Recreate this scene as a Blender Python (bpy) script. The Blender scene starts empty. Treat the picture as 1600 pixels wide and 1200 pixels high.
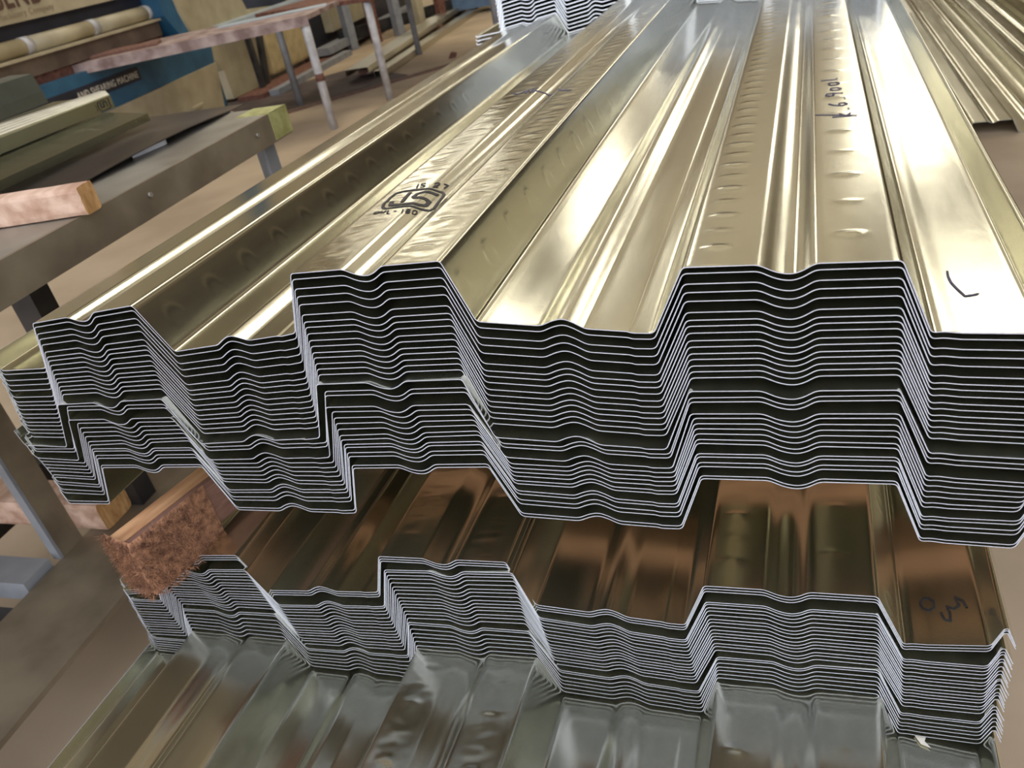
import bpy, bmesh, math, random
from mathutils import Vector, Matrix, noise

random.seed(4)
SC = bpy.context.scene
COL = SC.collection
Z0 = 835.0                      # height in mm of the top sheet of the upper stack above the floor


def P(x, y, z):                 # millimetres (z measured from the top sheet) to metres above the floor
    return Vector((x / 1000.0, y / 1000.0, (z + Z0) / 1000.0))


# ------------------------------------------------------------------ camera
cam_data = bpy.data.cameras.new('camera')
cam_data.sensor_width = 36.0
cam_data.lens = 1230.0 / 1600.0 * 36.0
cam_data.clip_start = 0.01
cam_data.clip_end = 100.0
cam = bpy.data.objects.new('camera', cam_data)
COL.objects.link(cam)
ax_x = Vector((0.93942799, 0.02104498, -0.34209963))
ax_y = Vector((0.29793653, -0.54355873, 0.78471506))
ax_z = Vector((-0.16943693, -0.83910727, -0.51690435))
right = Vector((ax_x[0], ax_y[0], ax_z[0]))
down = Vector((ax_x[1], ax_y[1], ax_z[1]))
fwd = Vector((ax_x[2], ax_y[2], ax_z[2]))
M = Matrix.Identity(4)
for i in range(3):
    M[i][0], M[i][1], M[i][2] = right[i], -down[i], -fwd[i]
M.translation = P(74.43, -484.53, 223.34)
cam.matrix_world = M
cam_data.dof.use_dof = True
cam_data.dof.focus_distance = 0.62
cam_data.dof.aperture_fstop = 14.0
SC.camera = cam

# ------------------------------------------------------------------ world, view
SC.view_settings.view_transform = 'Standard'
SC.view_settings.look = 'None'
SC.view_settings.gamma = 1.0
SC.view_settings.use_curve_mapping = False
SC.view_settings.exposure = 0.0
world = bpy.data.worlds.new('sky')
SC.world = world
world.use_nodes = True
bg = world.node_tree.nodes['Background']
bg.inputs['Color'].default_value = (0.82, 0.87, 1.0, 1)
bg.inputs['Strength'].default_value = 2.4
SC.cycles.max_bounces = 9
SC.cycles.glossy_bounces = 7
SC.cycles.diffuse_bounces = 4
SC.cycles.caustics_reflective = True
SC.cycles.sample_clamp_indirect = 6.0
SC.cycles.use_denoising = True


# ------------------------------------------------------------------ materials
def new_mat(name):
    m = bpy.data.materials.new(name)
    m.use_nodes = True
    nt = m.node_tree
    b = nt.nodes['Principled BSDF']
    return m, nt, b


def noisy(name, c1, c2, scale=8.0, rough=0.7, metal=0.0, detail=6.0, bump=0.0, stretch=(1, 1, 1), bscale=None, rvar=0.0,
          ramp=(0.35, 0.65), spec=0.5):
    m, nt, b = new_mat(name)
    N, L = nt.nodes, nt.links
    tc = N.new('ShaderNodeTexCoord')
    mp = N.new('ShaderNodeMapping')
    mp.inputs['Scale'].default_value = stretch
    L.new(tc.outputs['Object'], mp.inputs['Vector'])
    nz = N.new('ShaderNodeTexNoise')
    nz.inputs['Scale'].default_value = scale
    nz.inputs['Detail'].default_value = detail
    L.new(mp.outputs['Vector'], nz.inputs['Vector'])
    cr = N.new('ShaderNodeValToRGB')
    cr.color_ramp.elements[0].position = ramp[0]
    cr.color_ramp.elements[1].position = ramp[1]
    cr.color_ramp.elements[0].color = (*c1, 1)
    cr.color_ramp.elements[1].color = (*c2, 1)
    L.new(nz.outputs['Fac'], cr.inputs['Fac'])
    L.new(cr.outputs['Color'], b.inputs['Base Color'])
    b.inputs['Metallic'].default_value = metal
    b.inputs['Roughness'].default_value = rough
    b.inputs['Specular IOR Level'].default_value = spec
    if rvar:
        mr = N.new('ShaderNodeMapRange')
        mr.inputs['To Min'].default_value = rough - rvar
        mr.inputs['To Max'].default_value = rough + rvar
        L.new(nz.outputs['Fac'], mr.inputs['Value'])
        L.new(mr.outputs['Result'], b.inputs['Roughness'])
    if bump:
        n2 = N.new('ShaderNodeTexNoise')
        n2.inputs['Scale'].default_value = bscale or scale * 4
        n2.inputs['Detail'].default_value = 5
        L.new(mp.outputs['Vector'], n2.inputs['Vector'])
        bp = N.new('ShaderNodeBump')
        bp.inputs['Strength'].default_value = bump
        bp.inputs['Distance'].default_value = 0.002
        L.new(n2.outputs['Fac'], bp.inputs['Height'])
        L.new(bp.outputs['Normal'], b.inputs['Normal'])
    return m


MAT_ZINC = None


def zinc(name, col=(0.75, 0.74, 0.61), rough=0.17):
    """galvanised sheet: faint rolling streaks along and a fine cross grain"""
    m, nt, b = new_mat(name)
    N, L = nt.nodes, nt.links
    tc = N.new('ShaderNodeTexCoord')
    mp = N.new('ShaderNodeMapping')
    mp.inputs['Scale'].default_value = (60, 6, 60)
    L.new(tc.outputs['Object'], mp.inputs['Vector'])
    nz = N.new('ShaderNodeTexNoise')
    nz.inputs['Scale'].default_value = 1.0
    nz.inputs['Detail'].default_value = 6
    L.new(mp.outputs['Vector'], nz.inputs['Vector'])
    mx = N.new('ShaderNodeMixRGB')
    mx.inputs['Color1'].default_value = (col[0] * .93, col[1] * .93, col[2] * .93, 1)
    mx.inputs['Color2'].default_value = (*col, 1)
    L.new(nz.outputs['Fac'], mx.inputs['Fac'])
    L.new(mx.outputs['Color'], b.inputs['Base Color'])
    b.inputs['Metallic'].default_value = 0.99
    mr = N.new('ShaderNodeMapRange')
    mr.inputs['To Min'].default_value = rough - 0.05
    mr.inputs['To Max'].default_value = rough + 0.07
    L.new(nz.outputs['Fac'], mr.inputs['Value'])
    L.new(mr.outputs['Result'], b.inputs['Roughness'])
    # fine cross grain, and a slow ripple
    m2 = N.new('ShaderNodeMapping')
    m2.inputs['Scale'].default_value = (250, 1300, 250)
    L.new(tc.outputs['Object'], m2.inputs['Vector'])
    n2 = N.new('ShaderNodeTexNoise')
    n2.inputs['Scale'].default_value = 1.0
    n2.inputs['Detail'].default_value = 3
    L.new(m2.outputs['Vector'], n2.inputs['Vector'])
    n3 = N.new('ShaderNodeTexNoise')
    n3.inputs['Scale'].default_value = 14.0
    n3.inputs['Detail'].default_value = 2
    L.new(tc.outputs['Object'], n3.inputs['Vector'])
    b1 = N.new('ShaderNodeBump')
    b1.inputs['Strength'].default_value = 0.5
    b1.inputs['Distance'].default_value = 0.00005
    L.new(n2.outputs['Fac'], b1.inputs['Height'])
    b2 = N.new('ShaderNodeBump')
    b2.inputs['Strength'].default_value = 0.5
    b2.inputs['Distance'].default_value = 0.0005
    L.new(n3.outputs['Fac'], b2.inputs['Height'])
    L.new(b1.outputs['Normal'], b2.inputs['Normal'])
    L.new(b2.outputs['Normal'], b.inputs['Normal'])
    return m


def emit(name, col, strength):
    m, nt, b = new_mat(name)
    b.inputs['Base Color'].default_value = (0.8, 0.8, 0.8, 1)
    b.inputs['Emission Color'].default_value = (*col, 1)
    b.inputs['Emission Strength'].default_value = strength
    return m


ZINC = zinc('galvanised_steel')
EDGE = noisy('cut_steel_edge', (0.44, 0.45, 0.48), (0.56, 0.56, 0.59), 400, 0.45, 0.3, bump=0.0)
EDGE_LIT = noisy('daylit_cut_edge', (0.80, 0.82, 0.86), (0.95, 0.95, 0.97), 400, 0.45, 0.3)  # the cut edge again, with stronger daylight put into its colour
INK = noisy('black_ink', (0.012, 0.010, 0.010), (0.03, 0.026, 0.024), 300, 0.55)
INKB = noisy('marker_ink', (0.03, 0.028, 0.06), (0.07, 0.06, 0.11), 300, 0.5)
CONCRETE = noisy('concrete_floor', (0.36, 0.27, 0.175), (0.47, 0.36, 0.24), 2.2, 0.62, bump=0.15, bscale=60, detail=10, spec=0.3)
STEEL = noisy('dull_steel', (0.17, 0.13, 0.085), (0.29, 0.235, 0.155), 9, 0.5, 0.4, detail=10, bump=0.12, bscale=90, rvar=0.1)
STEEL_TOP = noisy('worn_table_steel', (0.26, 0.23, 0.18), (0.40, 0.37, 0.30), 7, 0.42, 0.6, detail=10, bump=0.1, rvar=0.1)
DARKSTEEL = noisy('dark_steel', (0.03, 0.028, 0.03), (0.07, 0.065, 0.06), 9, 0.45, 0.6, rvar=0.08)
WOOD = noisy('raw_timber', (0.42, 0.24, 0.15), (0.66, 0.45, 0.32), 6, 0.75, stretch=(1, 6, 6), detail=8, bump=0.3, bscale=30)
WOODEND = noisy('timber_end_grain', (0.36, 0.17, 0.05), (0.60, 0.34, 0.13), 30, 0.8, stretch=(4, 4, 1), bump=0.5)
WOODOR = noisy('orange_timber', (0.36, 0.17, 0.07), (0.55, 0.30, 0.14), 14, 0.8, stretch=(6, 1, 6), detail=8, bump=0.4, bscale=60)
WOODRED = noisy('red_brown_timber', (0.15, 0.07, 0.045), (0.24, 0.12, 0.08), 22, 0.85, stretch=(6, 1, 6), bump=0.6)
FIBRE = noisy('torn_wood_fibre', (0.12, 0.05, 0.024), (0.36, 0.17, 0.085), 120, 0.95, bump=0.8)


PAINT_BLUE = noisy('blue_paint', (0.015, 0.075, 0.14), (0.03, 0.12, 0.20), 6, 0.45)
PAINT_DARK = noisy('dark_paint', (0.008, 0.010, 0.018), (0.02, 0.022, 0.034), 6, 0.5)
PAINT_CREAM = noisy('cream_paint', (0.36, 0.30, 0.18), (0.48, 0.41, 0.26), 5, 0.5, detail=8)
PAINT_PIPE = noisy('flaking_white_paint', (0.35, 0.33, 0.31), (0.55, 0.53, 0.51), 14, 0.5)
GREY_OR_LIT = noisy('grey_paint_or_daylit', (0.20, 0.205, 0.21), (0.28, 0.285, 0.29), 12, 0.5)  # real grey paint, and painted daylight on some bench steel
RUST = noisy('rust_brown', (0.10, 0.035, 0.022), (0.20, 0.085, 0.05), 30, 0.8, bump=0.2)
PINKBOARD = noisy('worn_pink_brown_board', (0.20, 0.125, 0.105), (0.42, 0.32, 0.28), 9, 0.7, detail=10, ramp=(0.4, 0.62))
YELLOWGREEN = noisy('yellow_green_paint', (0.26, 0.24, 0.07), (0.40, 0.37, 0.14), 40, 0.7)
PALEBLUE = noisy('pale_blue_sheet', (0.34, 0.40, 0.42), (0.42, 0.48, 0.50), 5, 0.5)
LETTER = noisy('cream_lettering', (0.62, 0.55, 0.42), (0.72, 0.65, 0.52), 50, 0.6)
BROWNLETTER = noisy('brown_lettering', (0.075, 0.035, 0.02), (0.11, 0.055, 0.035), 50, 0.6)
FAINTLETTER = noisy('faded_lettering', (0.30, 0.22, 0.13), (0.34, 0.26, 0.16), 50, 0.6)
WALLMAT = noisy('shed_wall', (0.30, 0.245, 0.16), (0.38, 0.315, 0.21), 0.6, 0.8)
ROOFMAT = noisy('shed_roof_sheeting', (0.45, 0.39, 0.27), (0.58, 0.50, 0.36), 0.5, 0.7, stretch=(8, 0.5, 1))
BEAMMAT = noisy('roof_steel_paint', (0.10, 0.075, 0.05), (0.16, 0.12, 0.08), 3, 0.6)
SKYL = emit('daylit_roof_sheet', (1.0, 0.95, 0.82), 8.0)
ROOFGLOW = emit('added_roof_glow', (1.0, 0.89, 0.64), 0.36)  # glow of the added roof panels, lifts what the sheets reflect
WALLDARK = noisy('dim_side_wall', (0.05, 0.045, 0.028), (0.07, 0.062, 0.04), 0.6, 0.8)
WHITEPLASTIC = noisy('white_plastic', (0.6, 0.6, 0.6), (0.75, 0.75, 0.75), 30, 0.4)
GREENGREY = noisy('grey_green_sheet', (0.12, 0.13, 0.10), (0.17, 0.18, 0.14), 6, 0.4, 0.6)
RUSTY_BEAM = noisy('stained_beam', (0.09, 0.06, 0.04), (0.17, 0.12, 0.08), 6, 0.6)
CARD = noisy('pale_paper', (0.55, 0.50, 0.40), (0.7, 0.65, 0.55), 60, 0.8)


# ------------------------------------------------------------------ helpers
def link_mesh(name, me, mat, parent=None, loc=None, rotz=0.0):
    o = bpy.data.objects.new(name, me)
    COL.objects.link(o)
    mats = mat if isinstance(mat, (list, tuple)) else [mat]
    for mm in mats:
        me.materials.append(mm)
    if parent is not None:
        o.parent = parent
    if loc is not None:
        o.location = loc
        o.rotation_euler = (0, 0, rotz)
    return o


def tag(o, label=None, cat=None, group=None, kind=None):
    if label:
        o['label'] = label
    if cat:
        o['category'] = cat
    if group:
        o['group'] = group
    if kind:
        o['kind'] = kind
    return o


def empty(name, loc, rotz=0.0):
    o = bpy.data.objects.new(name, None)
    COL.objects.link(o)
    o.empty_display_size = 0.05
    o.location = loc
    o.rotation_euler = (0, 0, rotz)
    return o


class MB:
    """collects shapes (in millimetres) and builds ONE mesh object"""

    def __init__(self):
        self.bm = bmesh.new()

    def box(self, x0, x1, y0, y1, z0, z1, bevel=0.0):
        vs = [self.bm.verts.new((x / 1000, y / 1000, z / 1000)) for z in (z0, z1) for (x, y) in ((x0, y0), (x1, y0), (x1, y1), (x0, y1))]
        fs = [(3, 2, 1, 0), (4, 5, 6, 7), (0, 1, 5, 4), (1, 2, 6, 5), (2, 3, 7, 6), (3, 0, 4, 7)]
        faces = [self.bm.faces.new([vs[i] for i in f]) for f in fs]
        if bevel:
            ed = list({e for f in faces for e in f.edges})
            bmesh.ops.bevel(self.bm, geom=ed, offset=bevel / 1000, segments=2, affect='EDGES', profile=0.6)
        return self

    def prism(self, pts, axis, a0, a1):
        """extrude a polygon: axis 'x': pts are (y,z); 'y': pts are (x,z); 'z': pts are (x,y)"""
        def v(p, a):
            q = {'x': (a, p[0], p[1]), 'y': (p[0], a, p[1]), 'z': (p[0], p[1], a)}[axis]
            return self.bm.verts.new([c / 1000 for c in q])
        A = [v(p, a0) for p in pts]
        B = [v(p, a1) for p in pts]
        n = len(pts)
        fs = [self.bm.faces.new(A[::-1]), self.bm.faces.new(B)]
        for i in range(n):
            fs.append(self.bm.faces.new([A[i], A[(i + 1) % n], B[(i + 1) % n], B[i]]))
        bmesh.ops.recalc_face_normals(self.bm, faces=fs)
        return self

    def tube(self, p0, p1, r0, r1=None, n=16, hollow=0.0):
        r1 = r0 if r1 is None else r1
        p0, p1 = Vector(p0) / 1000, Vector(p1) / 1000
        d = (p1 - p0).normalized()
        u = d.orthogonal().normalized()
        w = d.cross(u)
        rings = []
        for p, r in ((p0, r0), (p1, r1)):
            rings.append([self.bm.verts.new(p + (u * math.cos(2 * math.pi * i / n) + w * math.sin(2 * math.pi * i / n)) * r / 1000) for i in range(n)])
        for i in range(n):
            f = self.bm.faces.new([rings[0][i], rings[0][(i + 1) % n], rings[1][(i + 1) % n], rings[1][i]])
            f.smooth = True
        self.bm.faces.new(rings[0][::-1])
        self.bm.faces.new(rings[1])
        return self

    def build(self, name, mat, parent=None, loc=None, rotz=0.0):
        me = bpy.data.meshes.new(name)
        bmesh.ops.recalc_face_normals(self.bm, faces=self.bm.faces[:])
        self.bm.to_mesh(me)
        self.bm.free()
        return link_mesh(name, me, mat, parent, loc, rotz)


# ------------------------------------------------------------------ the shed
def struct(name, mb, mat, loc=(0, 0, 0)):
    return tag(mb.build(name, mat, None, loc), kind='structure')


ROOF_Z = 5400
XL, XR, YN, YF = -11000, 7500, 300, 31000


def skylit_roof():
    """flat run of roof sheeting with openings for the clear sheets"""
    holes = SKYLIGHTS + GLOW_PANELS
    xs = sorted({XL, XR, *[h[0] for h in holes], *[h[1] for h in holes]})
    ys = sorted({YN, YF, *[h[2] for h in holes], *[h[3] for h in holes]})
    mb = MB()
    for i in range(len(xs) - 1):
        for j in range(len(ys) - 1):
            cx, cy = (xs[i] + xs[i + 1]) / 2, (ys[j] + ys[j + 1]) / 2
            if any(h[0] < cx < h[1] and h[2] < cy < h[3] for h in holes):
                continue
            mb.box(xs[i], xs[i + 1], ys[j], ys[j + 1], ROOF_Z, ROOF_Z + 60)
    struct('ceiling', mb, ROOFMAT)
    for i, h in enumerate(holes):
        struct('skylight_or_glow_%d' % (i + 1), MB().box(h[0], h[1], h[2], h[3], ROOF_Z + 5, ROOF_Z + 25), SKYL if i < len(SKYLIGHTS) else ROOFGLOW)


# clear roof sheets: x0, x1, y0, y1, and unseen glow panels added to brighten the roof's reflection
SKYLIGHTS = [
    (1400, 2800, 8000, 10200), (950, 2900, 15000, 18300), (950, 2600, 21500, 27500),
    (-2680, -2060, 10200, 13600), (-2950, -2450, 17800, 20500),
    (-3350, -2000, 3300, 7300), (-9600, -8400, 13000, 21000),
]
GLOW_PANELS = [
    (-1500, 900, 4600, 30000), (-7800, -3650, 4600, 30000), (3200, 4700, 4500, 30000),
]
skylit_roof()
fl = MB().box(XL - 3000, XR + 3000, -9000, YF, -60, 0)
struct('floor', fl, CONCRETE)
struct('wall_back', MB().box(XL, XR, YF, YF + 200, 0, ROOF_Z), WALLMAT)
struct('wall_left', MB().box(XL - 200, XL, YN, YF, 0, ROOF_Z), WALLMAT)
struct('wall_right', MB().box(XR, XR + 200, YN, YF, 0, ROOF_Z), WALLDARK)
for k in range(8):
    y = 320 + k * 4380
    struct('trim_%d' % (k + 1), MB().box(XL, XR, y, y + 160, ROOF_Z - 330, ROOF_Z - 2), BEAMMAT)

# ------------------------------------------------------------------ deck sheets
KEYS = {
    'u1': (0, [(-692.5, -93.4), (-629.3, -89.2), (-614.1, -38.7), (-481.7, -21.4), (-457.1, -68.6), (-321.1, -49.6), (-306.0, 4.4), (-173.8, 10.8), (-155.0, -39.8), (-22.4, -50.0), (0.0, 0.0), (132.5, 0.3), (152.4, -49.8), (213.4, -50.8)]),
    'u16': (-11, [(-688.8, -168.9), (-641.2, -167.2), (-610.7, -112.7), (-479.8, -102.3), (-455.1, -152.4), (-323.1, -138.5), (-304.0, -83.3), (-170.9, -76.0), (-156.3, -126.5), (-17.9, -131.2), (3.0, -79.8), (135.6, -74.5), (157.1, -124.4), (218.1, -125.4)]),
    'uA': (-18, [(-695.6, -175.1), (-635.8, -174.0), (-615.3, -120.3), (-478.2, -108.9), (-456.1, -159.3), (-320.1, -145.0), (-304.2, -88.4), (-169.2, -80.3), (-152.3, -135.1), (-16.9, -138.9), (2.2, -86.6), (135.6, -81.7), (157.0, -131.3), (218.0, -132.3)]),
    'u18': (-16, [(-686.9, -181.2), (-629.3, -177.6), (-606.6, -123.7), (-480.4, -116.1), (-453.1, -164.5), (-316.1, -151.2), (-299.5, -96.6), (-168.7, -89.2), (-149.4, -142.2), (-15.2, -144.6), (2.0, -93.3), (136.2, -87.0), (157.0, -137.2), (218.0, -138.2)]),
    'uB': (-20, [(-686.7, -190.1), (-626.4, -189.4), (-609.3, -137.3), (-474.3, -128.3), (-452.0, -176.7), (-315.1, -164.5), (-301.2, -110.2), (-167.8, -102.1), (-146.3, -153.2), (-13.4, -154.7), (2.4, -104.3), (136.8, -98.7), (156.6, -149.3), (217.6, -150.3)]),
    'u21': (-18, [(-687.1, -196.0), (-622.3, -194.1), (-602.4, -142.3), (-472.7, -134.1), (-450.1, -182.8), (-314.6, -171.8), (-298.0, -116.1), (-167.7, -108.4), (-144.5, -161.2), (-12.6, -160.5), (4.1, -109.5), (136.6, -103.7), (156.9, -154.3), (217.9, -155.3)]),
    'u26': (-18, [(-681.4, -217.6), (-621.2, -216.3), (-601.6, -169.5), (-468.2, -156.3), (-449.3, -204.9), (-311.7, -197.4), (-298.9, -146.0), (-165.2, -133.3), (-143.8, -182.0), (-12.5, -181.9), (5.3, -131.7), (138.0, -128.2), (157.1, -178.3), (213.5, -176.9)]),
    'u27': (-19.5, [(-677.2, -222.3), (-617.6, -221.8), (-599.7, -173.1), (-468.2, -163.5), (-446.1, -213.9), (-310.1, -201.3), (-296.1, -149.5), (-164.6, -138.5), (-142.8, -188.2), (-11.8, -190.3), (5.1, -140.0), (138.4, -134.6), (157.2, -185.7), (214.9, -183.7)]),
    'u32': (-21, [(-677.3, -252.0), (-616.4, -247.0), (-597.7, -195.9), (-464.3, -185.3), (-444.6, -238.0), (-307.7, -228.3), (-294.2, -174.4), (-162.4, -163.5), (-142.4, -215.0), (-9.6, -214.5), (7.5, -162.1), (139.2, -156.6), (157.8, -207.3), (214.9, -206.9)]),
    'l1': (-16, [(-674.8, -393.0), (-631.9, -382.0), (-617.1, -328.5), (-481.3, -310.1), (-457.4, -358.9), (-320.0, -340.0), (-304.2, -288.2), (-170.7, -277.7), (-149.9, -330.0), (-14.2, -332.0), (3.7, -281.1), (135.0, -272.7), (156.7, -322.7), (215.0, -313.2)]),
    'l4': (-21, [(-670.4, -402.3), (-622.8, -396.6), (-608.6, -343.4), (-473.5, -325.2), (-448.8, -374.8), (-314.3, -354.0), (-299.0, -300.5), (-164.0, -283.7), (-147.2, -341.1), (-13.8, -345.8), (5.2, -294.5), (135.6, -286.3), (157.2, -334.8), (214.3, -330.8)]),
    'l17': (-20, [(-674.8, -465.5), (-615.2, -457.5), (-593.2, -398.1), (-460.5, -384.0), (-439.8, -436.4), (-309.5, -420.4), (-292.5, -368.2), (-162.7, -353.0), (-140.9, -406.3), (-8.0, -404.1), (10.8, -354.6), (139.6, -346.9), (161.5, -394.1), (217.7, -389.5)]),
    'l18': (-22.5, [(-669.2, -468.6), (-611.5, -461.9), (-593.1, -403.9), (-459.2, -389.1), (-435.8, -441.1), (-306.0, -425.7), (-291.7, -371.8), (-160.6, -360.4), (-137.1, -411.8), (-5.8, -412.1), (12.5, -360.5), (140.1, -349.9), (160.3, -400.3), (216.9, -397.0)]),
    'l25': (-23, [(-674.6, -491.7), (-613.5, -487.4), (-595.7, -435.6), (-460.5, -426.2), (-440.2, -471.0), (-306.6, -460.6), (-290.9, -406.0), (-157.3, -392.0), (-138.2, -443.6), (-3.5, -440.8), (11.6, -387.6), (141.5, -379.1), (160.4, -426.6), (220.1, -424.4)]),
    'm': (-24, [(-675.8, -495.6), (-614.5, -491.1), (-595.1, -439.9), (-456.5, -426.4), (-439.3, -477.4), (-307.8, -467.1), (-290.7, -406.7), (-157.6, -395.5), (-137.4, -449.0), (-3.6, -445.1), (11.5, -392.5), (144.0, -382.1), (159.5, -429.0), (219.4, -431.8)]),
}
THICK = 0.78
LIP_SCALE = [1.0]


def fillet(pts, r, n=4):
    out = [pts[0]]
    for i in range(1, len(pts) - 1):
        a, b, c = Vector(pts[i - 1]), Vector(pts[i]), Vector(pts[i + 1])
        u, v = (a - b), (c - b)
        lu, lv = u.length, v.length
        u.normalize(); v.normalize()
        ang = math.acos(max(-1, min(1, u.dot(v))))
        if math.pi - ang < 0.12:
            out.append((b.x, b.y))
            continue
        rr = min(r, lu * 0.45, lv * 0.45)
        p0, p2 = b + u * rr, b + v * rr
        for k in range(n + 1):
            t = k / n
            q = p0 * (1 - t) ** 2 + b * 2 * t * (1 - t) + p2 * t * t
            out.append((q.x, q.y))
    out.append(pts[-1])
    return out


def seg_pts(a, b, kind):
    a, b = Vector(a), Vector(b)
    d = b - a
    n = Vector((-d.y, d.x)).normalized()
    T = {'crest': [(.365, 0), (.44, -5.0), (.485, -6.6), (.525, -6.8), (.565, -5.0), (.625, 0)],
         'trough': [(.375, 0), (.44, 4.6), (.485, 6.6), (.52, 6.6), (.565, 4.4), (.63, 0), (.86, 0), (.885, -.9)],
         'edge_trough': [(.10, .9), (.28, 0)],
         'flange': []}[kind]
    return [tuple(a + d * t + n * h) for t, h in T]


def profile(c, seed=0):
    """c: the 14 fold points (x,z) of one sheet, left to right; returns its top line"""
    rnd = random.Random(seed)
    lw, lh = 3 + rnd.uniform(-1, 1.5), 17 + rnd.uniform(-1.5, 1.5)
    pts = [(c[0][0] - lw * LIP_SCALE[0], c[0][1] + lh * LIP_SCALE[0])]
    kinds = ['flange', None, 'crest', None, 'trough', None, 'crest', None, 'trough', None, 'crest', None, 'edge_trough']
    for i in range(14):
        pts.append(c[i])
        if i < 13 and kinds[i]:
            pts += seg_pts(c[i], c[i + 1], kinds[i])
    e = c[13]
    k = rnd.uniform(-1, 1)
    pts += [(e[0] + 6.5, e[1] + 20.5 + k), (e[0] + 9.5, e[1] + 21.5 + k), (e[0] + 16 + k, e[1] + 6)]
    return fillet(pts, 3.4)


def polyline_normals(top):
    n = len(top)
    out = []
    for i in range(n):
        a = Vector(top[max(0, i - 1)])
        b = Vector(top[min(n - 1, i + 1)])
        d = (b - a)
        out.append(Vector((-d.y, d.x)).normalized())
    return out


def refine(top, step):
    out = [top[0]]
    for a, b in zip(top, top[1:]):
        L = math.dist(a, b)
        k = max(1, int(math.ceil(L / step)))
        for j in range(1, k + 1):
            out.append((a[0] + (b[0] - a[0]) * j / k, a[1] + (b[1] - a[1]) * j / k))
    return out


def emboss(c, amp):
    """returns h(x, z, y): height in mm of the rolled dimples at a point of the sheet"""
    def flat_rows(x, y):
        h = 0.0
        # oval keys on the two flats of the middle and right ridges
        for (i, f1, f2, a, per, ph) in ((6, .17, .80, 0.7, 29, -17), (10, .155, .785, 0.85, 29, -17)):
            x0, x1 = c[i][0], c[i + 1][0]
            if a and x0 < x < x1:
                w = x1 - x0
                for row, f in enumerate((f1, f2)):
                    dx = x - (x0 + f * w)
                    if abs(dx) < 13:
                        p = per * (2 if (row == 1 and i == 10) else 1)
                        k = math.floor((y + ph) / p)
                        yy = (y + ph) - (k + .5) * p
                        big = 1.0 if k % 2 == 0 else 0.5
                        bow = yy + 0.018 * dx * dx
                        h += a * big * math.exp(-(dx / 8.2) ** 4) * (math.exp(-(bow / 2.6) ** 2) + .3 * math.exp(-((bow + 4.5) / 3.6) ** 2))
                if i == 6:   # the middle ridge is dented all over
                    h += 0.38 * (noise.noise(Vector((x / 13, y / 6.5, 1.3)))) * math.exp(-((x - (x0 + .17 * w)) / 17) ** 4)
                    h += 0.38 * (noise.noise(Vector((x / 13, y / 6.5, 7.7)))) * math.exp(-((x - (x0 + .80 * w)) / 17) ** 4)
        return h

    def slope_arcs(x, z, y):
        for i, ph in ((3, 0), (7, 17), (9, 30), (11, 8), (5, 22)):
            a, b = c[i], c[i + 1]
            if min(a[0], b[0]) - .5 <= x <= max(a[0], b[0]) + .5:
                t = (z - b[1]) / (a[1] - b[1]) if i != 9 and i != 5 else (z - a[1]) / (b[1] - a[1])
                if 0.05 < t < 0.95:
                    s = (t - .42) * 56
                    yy = (y + ph) % 60 - 30
                    r = math.hypot(s / 1.25, yy)
                    if s > -10:
                        fade = 1 if s > 0 else max(0, 1 + s / 10)
                        return (0.30 if i == 7 else 0.2) * fade * math.exp(-((r - 9.5) / 2.0) ** 2)
        return 0.0

    def h(x, z, y):
        return amp * (flat_rows(x, y) + slope_arcs(x, z, y))
    return h


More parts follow.
